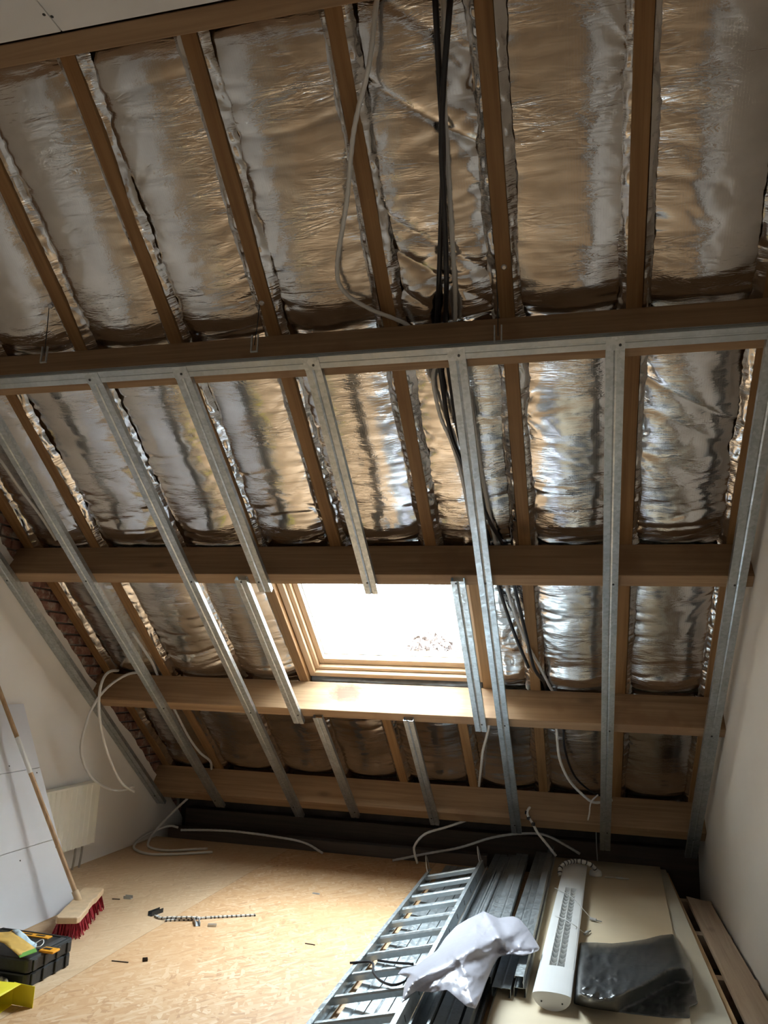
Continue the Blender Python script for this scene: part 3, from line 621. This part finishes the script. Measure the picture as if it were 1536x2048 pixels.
def px_sheet(poly_px, zf, step=10):
    """triangulated sheet whose outline is given by picture points, each with a height zf(px,py) above the floor"""
    poly = [Vector(p) for p in poly_px]; n = len(poly); dense = []
    for i in range(n):
        a, b_ = poly[i], poly[(i+1) % n]; k = max(1, int((b_-a).length/step))
        dense += [a+(b_-a)*(t/k) for t in range(k)]
    m = len(dense); ed = [(i, (i+1) % m) for i in range(m)]
    xs = [p.x for p in dense]; ysx = [p.y for p in dense]; pts = list(dense)
    def inside(x, y):
        c = False
        for i in range(m):
            a, b_ = dense[i], dense[i-1]
            if (a.y > y) != (b_.y > y) and x < (b_.x-a.x)*(y-a.y)/(b_.y-a.y)+a.x: c = not c
        return c
    rr = random.Random(2); y = min(ysx)+step*.5
    while y < max(ysx):
        x = min(xs)+step*.5
        while x < max(xs):
            q = Vector((x+rr.uniform(-.3, .3)*step, y+rr.uniform(-.3, .3)*step))
            if inside(q.x, q.y) and min((q-d).length for d in dense) > step*.5: pts.append(q)
            x += step
        y += step
    V, E_, Fc, ov, oe, of = delaunay_2d_cdt(pts, ed, [], 1, 1e-4)
    V3 = [fp(v_.x, v_.y, zf(v_.x, v_.y)) for v_ in V]
    return V3, [tuple(f) for f in Fc], [tuple(v_) for v_ in V]
def dist_poly(poly):
    P = np.array(poly, float); A, B = P, np.roll(P, -1, 0)
    def f(x, y):
        q = np.array([x, y]); t = np.clip(((q-A)*(B-A)).sum(1)/((B-A)**2).sum(1), 0, 1); return np.linalg.norm(A+(B-A)*t[:, None]-q, axis=1).min()
    return f
def sheet_obj(name, poly, zf, mat, label, cat, step=8, thick=.0015, skirt=None, sub=1):
    V3, Fc, V2 = px_sheet(poly, zf, step); c = np.mean(V3, 0); c[2] = min(p[2] for p in V3)
    b = MB(); b.add([p-c for p in V3], Fc)
    if skirt is not None:
        cnt = {}
        for f in Fc:
            for i in range(3):
                k = tuple(sorted((f[i], f[(i+1) % 3]))); cnt[k] = cnt.get(k, 0)+1
        nb = {}
        for (i, j), q in cnt.items():
            if q == 1:
                for k in (i, j):
                    if k not in nb: nb[k] = len(b.v); p = V3[k]-c; b.v.append((float(p[0]), float(p[1]), float(skirt-c[2])))
                b.f.append((i, j, nb[j], nb[i]))
    o = b.build(name, MT[mat], smooth=True, loc=c)
    if thick: m = o.modifiers.new('thickness', 'SOLIDIFY'); m.thickness = thick; m.offset = 0
    if sub: m = o.modifiers.new('subdiv', 'SUBSURF'); m.levels = sub; m.render_levels = sub
    return tag(o, label, cat)
poly = [(-30, 1866), (22, 1864), (45, 1878), (70, 1896), (56, 1905), (38, 1911), (8, 1886), (-30, 1874)]
zt = lambda x, y: .152+.003*math.sin(x*.09)+.0012*max(0, 60-x)*.35
o = sheet_obj('sandpaper_sheet', poly, zt, 'paper', 'ochre sandpaper sheet with green edge lying on the tool case', 'sandpaper', 7, .003, None, 0)
V3 = [fp(*q, .158) for q in ((36, 1909), (40, 1914), (74, 1902), (71, 1896))]
gm = MB().add(V3, [(0, 1, 2, 3)]); g = gm.build('green_edge', MT['green']); m = g.modifiers.new('t', 'SOLIDIFY'); m.thickness = .004; mwi = Matrix.Translation(o.location).inverted(); g.parent = o; g.matrix_parent_inverse = mwi
poly = [(25, 1860), (38, 1859), (52, 1870), (62, 1881), (74, 1888), (72, 1897), (62, 1894), (48, 1886), (34, 1872)]
o = sheet_obj('face_mask', poly, lambda x, y: .1405+.003*math.sin(x*.25+y*.12), 'maskblue', 'crumpled pale blue mask with white ear loop on the tool case', 'mask', 5, .002, None, 0)
ml = np.array(o.location)
MB().tube([p-ml for p in spline([fp(68, 1889, .145), fp(78, 1882, .155), (fp(86, 1879, .16)), fp(87, 1886, .155), fp(80, 1893, .148), fp(72, 1894, .146)], .01)], .0022, 6).build('ear_loop', MT['white'], o)

yb = empty('yellow_carton', (-2.5, 3.16, 0)); tag(yb, 'open yellow carton with dark inside lying beside the tool case', 'box')
yb.rotation_euler = (0, 0, math.radians(8))
MB().box(-.20, .06, -.09, .10, 0, .002).build('bottom', MT['yellow'], yb)
MB().box(-.20, .06, -.09, .10, .088, .090).build('top', MT['yellow'], yb)
MB().box(-.20, .06, .098, .100, .002, .088).build('side', MT['yellow'], yb)
MB().box(-.20, .06, -.09, -.088, .002, .088).build('side', MT['yellow'], yb)
MB().box(-.20, -.198, -.088, .098, .002, .088).build('end', MT['yellow'], yb)
MB().add([(.06, .10, .002), (.06, .10, .09), (.165, .085, .086), (.165, .085, .0)], [(0, 1, 2, 3)]).build('flap', MT['yellow'], yb).modifiers.new('t', 'SOLIDIFY').thickness = .002
MB().add([(.06, -.09, .09), (.06, .10, .09), (.095, .097, .086), (.075, -.07, .084)], [(0, 1, 2, 3)]).build('flap', MT['yellow'], yb).modifiers.new('t', 'SOLIDIFY').thickness = .002
o = sheet_obj('clear_wrap', [(-20, 1952), (4, 1953), (14, 1957), (16, 1962), (0, 1964), (-20, 1964)], lambda x, y: .05+.008*math.sin(x*.6)+.006*math.cos(y*.5), 'clearp', 'crumpled clear film scrap squeezed between tool case and yellow carton', 'plastic wrap', 5, .002, 0.0, 0)

# ------------------------------------------------------------------ boards, plank
def quad_board(name, c4, z0, z1, mat, label, cat='board'):
    c = np.mean([fp(*q, z1) if len(q) == 2 else np.array(q) for q in c4], 0)
    b = MB(); P = [(fp(*q, z1) if len(q) == 2 else np.array(q, float)) for q in c4]
    b.prism([(p[0]-c[0], p[1]-c[1]) for p in P], 0, z1-z0, 'z')
    return tag(b.build(name, MT[mat], bevel=.0025, loc=(c[0], c[1], z0)), label, cat)
quad_board('wood_panel', [(-.425, 3.1, 0), (.655, 3.1, 0), (.645, 6.85, 0), (-.385, 6.85, 0)], 0, .022, 'oak', 'wooden panel with orange edge at the bottom of the panel stack')
quad_board('sheet_panel', [(-.42, 3.1, 0), (.615, 3.1, 0), (.628, 6.855, 0), (-.38, 6.855, 0)], .022, .042, 'cream', 'cream panel second from the top of the panel stack')
quad_board('sheet_panel', [(-.41, 3.15, 0), (.40, 3.15, 0), (.585, 6.845, 0), (-.36, 6.855, 0)], .042, .062, 'beige', 'beige top panel of the stack under lamp and black bag')
o = quad_board('plank', [(.695, 3.2, 0), (.848, 3.2, 0), (.848, 6.15, 0), (.703, 6.25, 0)], -.018, .008, 'plank', 'rough grey-brown plank lying along the right wall', 'plank')

# ------------------------------------------------------------------ ladder, tilted up onto the profiles
zl, zr = .066, .165; Xl, Xr = -1.103, -.698
ll = math.atan2(zr-zl, Xr-Xl); lw = math.hypot(zr-zl, Xr-Xl)
ld = empty('ladder', (Xl, 4.5, zl-.062), Matrix.Rotation(-ll, 3, 'Y')); tag(ld, 'double section aluminium ladder lying on the OSB floor under white bag', 'ladder')
y0, y1 = 2.95-4.5, 6.05-4.5
def rail_poly(x, sgn, z0, z1):
    a = .026*sgn; t = .004*sgn
    return [(x, z0), (x+a, z0), (x+a, z0+.004), (x+t, z0+.004), (x+t, z1-.004), (x+a, z1-.004), (x+a, z1), (x, z1)]
for x, sg in ((0, 1), (lw, -1)): MB().prism(rail_poly(x, sg, 0.002, .064), y0, y1, 'y').build('rail', MT['alu'], ld)
for k in range(11):
    y = 5.90-4.5-.279*k
    if y < y0+.05: break
    MB().prism([(y-.016, .022), (y+.016, .022), (y+.018, .046), (y+.012, .054), (y-.012, .054), (y-.018, .046)], .004, lw-.004, 'x').build('rung', MT['alu'], ld)
for x in (.012, lw-.012):
    MB().tube([(x, y1-.10, .03), (x, y1-.09, .10), (x, y1-.06, .155), (x, y1-.04, .165), (x, y1-.02, .15), (x, y1-.012, .07)], .0045, 8).build('hook', MT['zinc'], ld, smooth=True)
for k in range(9): MB().box(lw-.0005, lw+.0015, 1.1-.279*k, 1.106-.279*k, .018, .044).build('rung_slot', MT['screw'], ld)

# ------------------------------------------------------------------ loose steel profiles
def loose(xf, yf, xn, yn, z0, w, h, mode, label, mat='steel_bright'):
    yaw = math.atan2(yn-yf, xn-xf)-math.pi/2; L = math.hypot(xn-xf, yn-yf)
    o = empty('loose_profile', (xf, yf, z0), Matrix.Rotation(yaw, 3, 'Z')); tag(o, label, 'steel profile', 'loose steel profiles beside the ladder')
    sp_ = stud_poly(w, h, .0016, .003)
    if mode == 'web_up': sp_ = [(x, -z_) for x, z_ in sp_]
    elif mode == 'open_up': sp_ = [(x, z_+h) for x, z_ in sp_]
    else: sp_ = [(z_+h/2, x+w/2) for x, z_ in sp_]
    MB().prism(sp_, 0, L, 'y').build('channel', MT[mat], o)
    return o
n0 = 'loose galvanised profile '
for x, lab in ((-.995, 'nearest its left rail'), (-.897, 'and the middle of its rungs'), (-.799, 'beside its right rail')):
    loose(x, 6.40, x, 3.0, .0005, .092, .024, 'web_up', n0+'lying flat under the ladder '+lab)
loose(-.655, 6.83, -.655, 3.05, .0005, .10, .05, 'web_up', n0+'wide and dull, just right of the ladder on floor', 'steel')
loose(-.475, 6.80, -.475, 3.05, .0005, .07, .04, 'open_up', n0+'dark open channel at the bottom of the pile', 'steel')
loose(-.658, 6.15, -.658, 3.05, .051, .08, .05, 'open_up', n0+'open channel whose far end stops short behind white bag')
loose(-.560, 6.845, -.560, 3.05, .0005, .075, .05, 'web_up', n0+'long one reaching furthest toward the dark back wall', 'steel')
loose(-.560, 6.60, -.560, 3.05, .051, .10, .035, 'web_up', n0+'broad and bright with flat face in mid pile')
loose(-.475, 6.40, -.480, 3.05, .041, .055, .03, 'edge', n0+'standing on edge in mid pile')
loose(-.462, 6.55, -.468, 3.95, .0965, .09, .03, 'web_up', n0+'on top of the pile, its near end just under bag')
loose(-.248, 6.80, -.293, 3.92, .1035, .05, .04, 'edge', n0+'on edge on top of the one beside the lamp')
loose(-.245, 6.84, -.290, 3.93, .063, .055, .04, 'web_up', n0+'lying on the beige panel against the lamp housing')
loose(-.325, 6.80, -.372, 3.90, .063, .085, .04, 'web_up', n0+'broad one flat on the beige panel next to pile')
loose(-.590, 6.30, -.600, 4.10, .087, .03, .02, 'web_up', n0+'thin strip on top of the broad bright one')
# ------------------------------------------------------------------ lamp housing with louvre
a = (fp(1128, 1731, .125)+fp(1174, 1731, .125))/2; b_ = (fp(1143, 2000, .125)+fp(1065, 1982, .125))/2
d = b_-a; Lf = math.hypot(d[0], d[1]); yaw = math.atan2(d[1], d[0])-math.pi/2
lf = empty('lamp_housing', (a[0], a[1], .062), Matrix.Rotation(yaw, 3, 'Z')); tag(lf, 'long white lens shaped lamp housing with louvre on the beige panel', 'light fixture')
W = .084; lens_u = [(W*math.sin(t), .062+.014*math.cos(t)) for t in np.linspace(-math.pi/2, math.pi/2, 13)]; lens_d = [(W*math.sin(t), .062-.062*math.cos(t)) for t in np.linspace(math.pi/2, -math.pi/2, 13)][1:-1]
lv0, lv1 = .70, 2.17; lw2 = .036
top = lambda x: .062+.014*math.sqrt(max(0, 1-(x/W)**2))
# housing: solid ends, and sides round the louvre slot
full = lens_u+lens_d
MB().prism(full, 0, lv0, 'y').build('end_body', MT['white'], lf, smooth=False)
MB().prism(full, lv1, Lf, 'y').build('end_body', MT['white'], lf, smooth=False)
def half(sg):
    xs = np.linspace(lw2, W, 7); up = [(sg*x, top(x)) for x in xs]; dn = [(sg*x, .062-.062*math.sqrt(max(0, 1-(x/W)**2))) for x in xs[::-1]][1:]
    return up+dn
for sg in (1, -1): MB().prism(half(sg), lv0, lv1, 'y').build('side_body', MT['white'], lf)
MB().box(-lw2, lw2, lv0, lv1, .012, .016).build('reflector', MT['louvre'], lf)
MB().box(-.0015, .0015, lv0, lv1, .02, .074).build('louvre_spine', MT['louvre'], lf)
for k in range(19):
    y = lv0+.06+(lv1-lv0-.06)*k/19.0
    xs = np.linspace(-lw2, lw2, 9); b = MB()
    P = np.array([[(x, y-.030*(t*t), .074-.045*t-.014*abs(math.sin(x/lw2*math.pi))) for x in xs] for t in np.linspace(0, 1, 4)])
    b.grid(P); o = b.build('louvre_fin', MT['louvre'], lf, smooth=True); o.modifiers.new('t', 'SOLIDIFY').thickness = .002
for x in (-.045, .045): MB().tube([(x, Lf-.001, .035), (x, Lf+.002, .035)], .004, 8).build('end_screw', MT['screw'], lf)
def loc_in(o, pts): i = o.matrix_world.inverted(); return [np.array(i @ Vector([float(c) for c in p])) for p in pts]
# armoured cable with ceiling rose
ro = fp(1191, 1743, .09); cr_ = empty('ceiling_rose', (ro[0], ro[1], .062)); tag(cr_, 'white round ceiling rose with striped cable behind the lamp housing', 'ceiling rose')
MB().lathe([(.045, 0), (.047, .01), (.043, .03), (.03, .042), (.012, .046), (.001, .046)], 24).build('cap', MT['white'], cr_, smooth=True)
pts = spline([fp(1121, 1752, .10), fp(1120, 1738, .14), fp(1130, 1727, .17), fp(1150, 1722, .175), fp(1172, 1725, .17), fp(1187, 1734, .14), fp(1192, 1742, .11)], .011)
P0 = np.array(cr_.location); MB().tube([p-P0 for p in pts], .0165, 10, ridge=-.2).build('spiral_cable', MT['conduit'], cr_)
for k in range(2, len(pts)-2, 3):
    q = (pts[k+1]-pts[k]); q = q/np.linalg.norm(q); MB().tube([pts[k]-P0-q*.004, pts[k]-P0+q*.004], .0172, 10).build('dark_coil', MT['greyplast'], cr_)
# suspension cords with plugs
for (A, B, C, lab) in (((1110, 1776), (1150, 1800), (1185, 1840), 'thin suspension cord with grey plug near the louvre far end'), ((1107, 1832), (1145, 1848), (1172, 1868), 'thin suspension cord with grey plug near the louvre middle')):
    p = [fp(*A, .128), fp((A[0]+B[0])/2, (A[1]+B[1])/2-3, .153), fp(*B, .155), fp(B[0]+.45*(C[0]-B[0]), B[1]+.45*(C[1]-B[1]), .12), fp(*C, .07)]
    e = empty('suspension_cord', p[-1]); tag(e, lab, 'cord', 'suspension cords of the lamp'); P = spline(p, .02)
    MB().tube([x-p[-1] for x in P], .0022, 6).build('cord', MT['conduit'], e)
    q = P[-1]-P[-4]; q /= np.linalg.norm(q); q[2] = 0
    MB().tube([np.array([0, 0, .004])-q*.02, np.array([0, 0, .004])+q*.03], .009, 8).build('plug', MT['grey'], e); MB().tube([np.array([0, 0, .003])+q*.03, np.array([0, 0, .002])+q*.075], .003, 6).build('pin', MT['screw'], e)
p0 = fp(1238, 1757, .068); e = empty('suspension_cord', p0); tag(e, 'short grey cord clip lying beside the ceiling rose', 'cord')
MB().tube([(-.10, .0, 0), (-.04, .012, .002), (0, .0, .002), (.07, .01, 0)], .004, 6).build('cord', MT['grey'], e); MB().tube([(-.02, .003, .003), (.03, .004, .003)], .008, 8).build('plug', MT['grey'], e)

# ------------------------------------------------------------------ plastic bags
poly = [(968, 1822), (935, 1838), (912, 1852), (890, 1876), (873, 1901), (855, 1914), (834, 1930), (803, 1938), (795, 1948), (815, 1955), (808, 1975), (803, 2005), (818, 1992), (832, 1982), (862, 1985), (894, 1980), (912, 1995), (933, 2013), (951, 2018), (962, 1995), (972, 1966), (985, 1935), (998, 1914), (1020, 1908), (1045, 1912), (1075, 1903), (1080, 1896), (1069, 1877), (1053, 1853), (1040, 1838), (1026, 1832), (996, 1836)]
dp = dist_poly(poly)
def zbag(x, y):
    dd = dp(x, y); base = float(np.interp(x, [795, 850, 900, 960, 1080], [.160, .178, .192, .190, .180]))
    h = base+.055*(1-math.exp(-dd/30.0))
    # ridge from the peak down to the right
    t = ((x-968)*45+(y-1822)*75)/(45**2+75**2); px_, py_ = 968+45*t, 1822+75*t; dr = math.hypot(x-px_, y-py_) if 0 < t < 1.15 else 60
    h += .035*math.exp(-(dr/9.0)**2)
    h += .03*math.exp(-(((x-880)*.45+(y-1930)*.9)/16.0)**2)*(1-math.exp(-dd/12))
    X, Y = np.array(x/34.0), np.array(y/34.0)
    h += (1-math.exp(-dd/10))*(.026*(float(ridge((X*.8-Y*.6)*.35, (X*.6+Y*.8)*.9, 51, 3))-.3)+.009*(float(ridge((X*.7-Y*.7)*.6, (X*.7+Y*.7)*2.1, 52, 4))-.2)+.002*(float(ridge(X*4.4+Y, Y*3.9-X, 53, 2))-.3))
    if x > 985 and y < 1905: h -= .025*sstep(985, 1010, np.array(x))
    return float(h)
sheet_obj('plastic_bag', poly, zbag, 'film', 'crumpled translucent white plastic bag draped over ladder and profiles', 'plastic bag', 4, .0012, None, 1)
poly = [(1159, 1884), (1190, 1884), (1224, 1886), (1256, 1883), (1289, 1878), (1320, 1870), (1346, 1867), (1355, 1878), (1364, 1896), (1379, 1920), (1386, 1950), (1388, 1968), (1397, 2006), (1388, 2010), (1378, 2012), (1381, 2035), (1330, 2034), (1260, 2026), (1182, 2015), (1147, 2006), (1151, 1960), (1155, 1920)]
dp2 = dist_poly(poly)
rx = np.array([1140, 1155, 1190, 1225, 1245, 1290, 1325, 1345, 1375, 1400]); ryy = np.array([1975, 1985, 2002, 2000, 1990, 1968, 1946, 1937, 1935, 1930])
def zblk(x, y):
    r = float(np.interp(x, rx, ryy)); dd = dp2(x, y)
    far = .115+.085*float(sstep(1870, r, np.array(y)))
    if y < r: h = far
    else: h = .070+(far-.070)*max(0, 1-(y-r)/26.0)**.9
    h = .066+(h-.066)*(1-math.exp(-dd/4.0))
    X, Y = np.array(x/30.0), np.array(y/30.0)
    k = 1.0 if x < 1235 else .5
    h += (1-math.exp(-dd/8))*k*(.020*(float(ridge(X*.9+.3*Y, Y*1.8, 61, 3))-.3)+.012*(float(ridge(X*2.2, Y*3.6, 62, 2.5))-.3)+.005*(float(ridge(X*5, Y*8, 63, 2))-.3))
    return float(max(h, .0645))
sheet_obj('black_bag', poly, zblk, 'blackfilm', 'folded pile of black plastic sheet on the beige panel', 'plastic bag', 6, 0, .0625, 1)
def on_ladder(px, py, up=.008):               # point lying on the tilted ladder
    z = .1
    for _ in range(12):
        x = fp(px, py, z)[0]; z = zl+(x-Xl)/(Xr-Xl)*(zr-zl)+up
    return fp(px, py, z)
cable('thin black cord curled over the left rail of the ladder', [on_ladder(700, 1926, .012), on_ladder(725, 1924), on_ladder(745, 1926), on_ladder(747, 1945), on_ladder(762, 1962), on_ladder(785, 1970), on_ladder(806, 1964, .012), on_ladder(822, 1950, .016)], .006, 'black', 'cord', ridged=False)
cable('short thick black cord lying across a ladder rung', [on_ladder(756, 1921), on_ladder(785, 1925), on_ladder(826, 1928, .016)], .006, 'black', 'cord', ridged=False)

# ------------------------------------------------------------------ small offcuts on the floor
def perf(label, pts, bent=None):
    P = spline(pts, .0125); c = np.array(P[0]); e = empty('perforated_strip', (c[0], c[1], 0)); tag(e, label, 'metal strip', 'perforated strips on the floor')
    c = np.array([c[0], c[1], 0]); b = MB(); b2 = MB()
    for i in range(len(P)-1):
        p, q = P[i]-c, P[i+1]-c; t = (q-p)/np.linalg.norm(q-p); s_ = np.cross(t, [0, 0, 1.])
        b.add([p-s_*.009, p+s_*.009, q+s_*.009, q-s_*.009, p-s_*.009+[0, 0, .010], p+s_*.009+[0, 0, .010], q+s_*.009+[0, 0, .010], q-s_*.009+[0, 0, .010]], [(0, 3, 2, 1), (4, 5, 6, 7), (0, 1, 5, 4), (1, 2, 6, 5), (2, 3, 7, 6), (3, 0, 4, 7)])
        if i % 2 == 0:
            m_ = (p+q)/2+[0, 0, .0105]; n_ = t*.005; w_ = s_*.0075
            b2.add([m_-n_-w_, m_+n_-w_, m_+n_+w_, m_-n_+w_], [(0, 1, 2, 3)])
            for sg in (-1, 1):
                m2 = (p+q)/2+s_*sg*.0094+[0, 0, .005]; b2.add([m2-n_-[0, 0, .004], m2+n_-[0, 0, .004], m2+n_+[0, 0, .004], m2-n_+[0, 0, .004]], [(0, 1, 2, 3)])
    b.build('strip', MT['stripw'], e); b2.build('holes', MT['strip'], e, fix=False)
    return e
perf('long straight perforated strip with black holes on the OSB floor', [fp(330, 1843, .0), fp(370, 1841, .0), (fp(420, 1837, .0)), fp(511, 1832, 0)])
perf('perforated strip with bent up end on the OSB floor', [fp(311, 1833, .002), fp(322, 1838, .002), fp(342, 1837, .006), fp(356, 1837, .0125), fp(385, 1837, .0125), fp(400, 1838, .0125)])
def offcut(label, px, py, l, w, h, rot, mat, cat='offcut'):
    p = fp(px, py); o = MB().box(-l/2, l/2, -w/2, w/2, 0, .002).box(-l/2, l/2, -w/2, -w/2+.002, .002, h).box(-l/2, l/2, w/2-.002, w/2, .002, h).build('offcut', MT[mat], loc=(p[0], p[1], 0)); o.rotation_euler = (0, 0, rot); return tag(o, label, cat, 'offcuts on the floor')
offcut('dark channel offcut at the bent end of the perforated strips', 311, 1828, .10, .03, .025, 1.35, 'strip')
offcut('short grey channel offcut lying across the perforated strips', 394, 1848, .09, .028, .022, -1.0, 'grey')
offcut('small grey wall plug offcut between broom and strips', 256, 1797, .05, .03, .018, .1, 'grey')
offcut('tiny pale plastic clip right of the strip pieces', 424, 1853, .05, .018, .014, .3, 'stripw')
offcut('sliver of wood on the OSB between broom and wall plug', 232, 1799, .05, .006, .005, .2, 'bark')
offcut('small dark crumb on the pale part of the OSB', 290, 1922, .025, .02, .014, .6, 'bark')
offcut('thin splinter lying left of the dark crumb on OSB', 240, 1924, .09, .005, .004, .1, 'bark')
offcut('thin splinter on the floor left of the ladder', 620, 1889, .06, .005, .004, -.1, 'bark')
offcut('greenish splinter on the orange part of the OSB', 632, 1788, .05, .014, .006, -.1, 'grey')

# ------------------------------------------------------------------ outside: tree and ground
tr = empty('tree', (-5.6, 30, -6)); tag(tr, 'distant brownish tree crown seen through the roof window', 'tree')
MB().tube([(0, 0, 0), (.1, 0, 4), (0, 0, 8.2)], [.25, .18, .05], 8).build('trunk', MT['trunk'], tr)
b = MB(); rt = random.Random(9)
for i in range(3600):
    while True:
        q = np.array([rt.uniform(-1, 1), rt.uniform(-1, 1), rt.uniform(-1, 1)])
        if q@q < 1: break
    cxy = (0, 0, 7.6, 1.15, 1.5) if i % 2 else (1.15, 0, 7.2, 1.0, 1.2)
    c = np.array([cxy[0]+q[0]*cxy[3], q[1]*1.1, cxy[2]+q[2]*cxy[4]])
    u = np.array([rt.uniform(-1, 1), rt.uniform(-1, 1), rt.uniform(-1, 1)])*.13; w_ = np.array([rt.uniform(-1, 1), rt.uniform(-1, 1), rt.uniform(-1, 1)])*.11
    b.add([c-u, c+w_, c+u, c-w_], [(0, 1, 2, 3)])
b.build('foliage', MT['leaf'], tr, fix=False)['kind'] = 'stuff'
struct(MB().box(-120, 120, -120, 120, -6.3, -6).build('ground', MT['ground']))
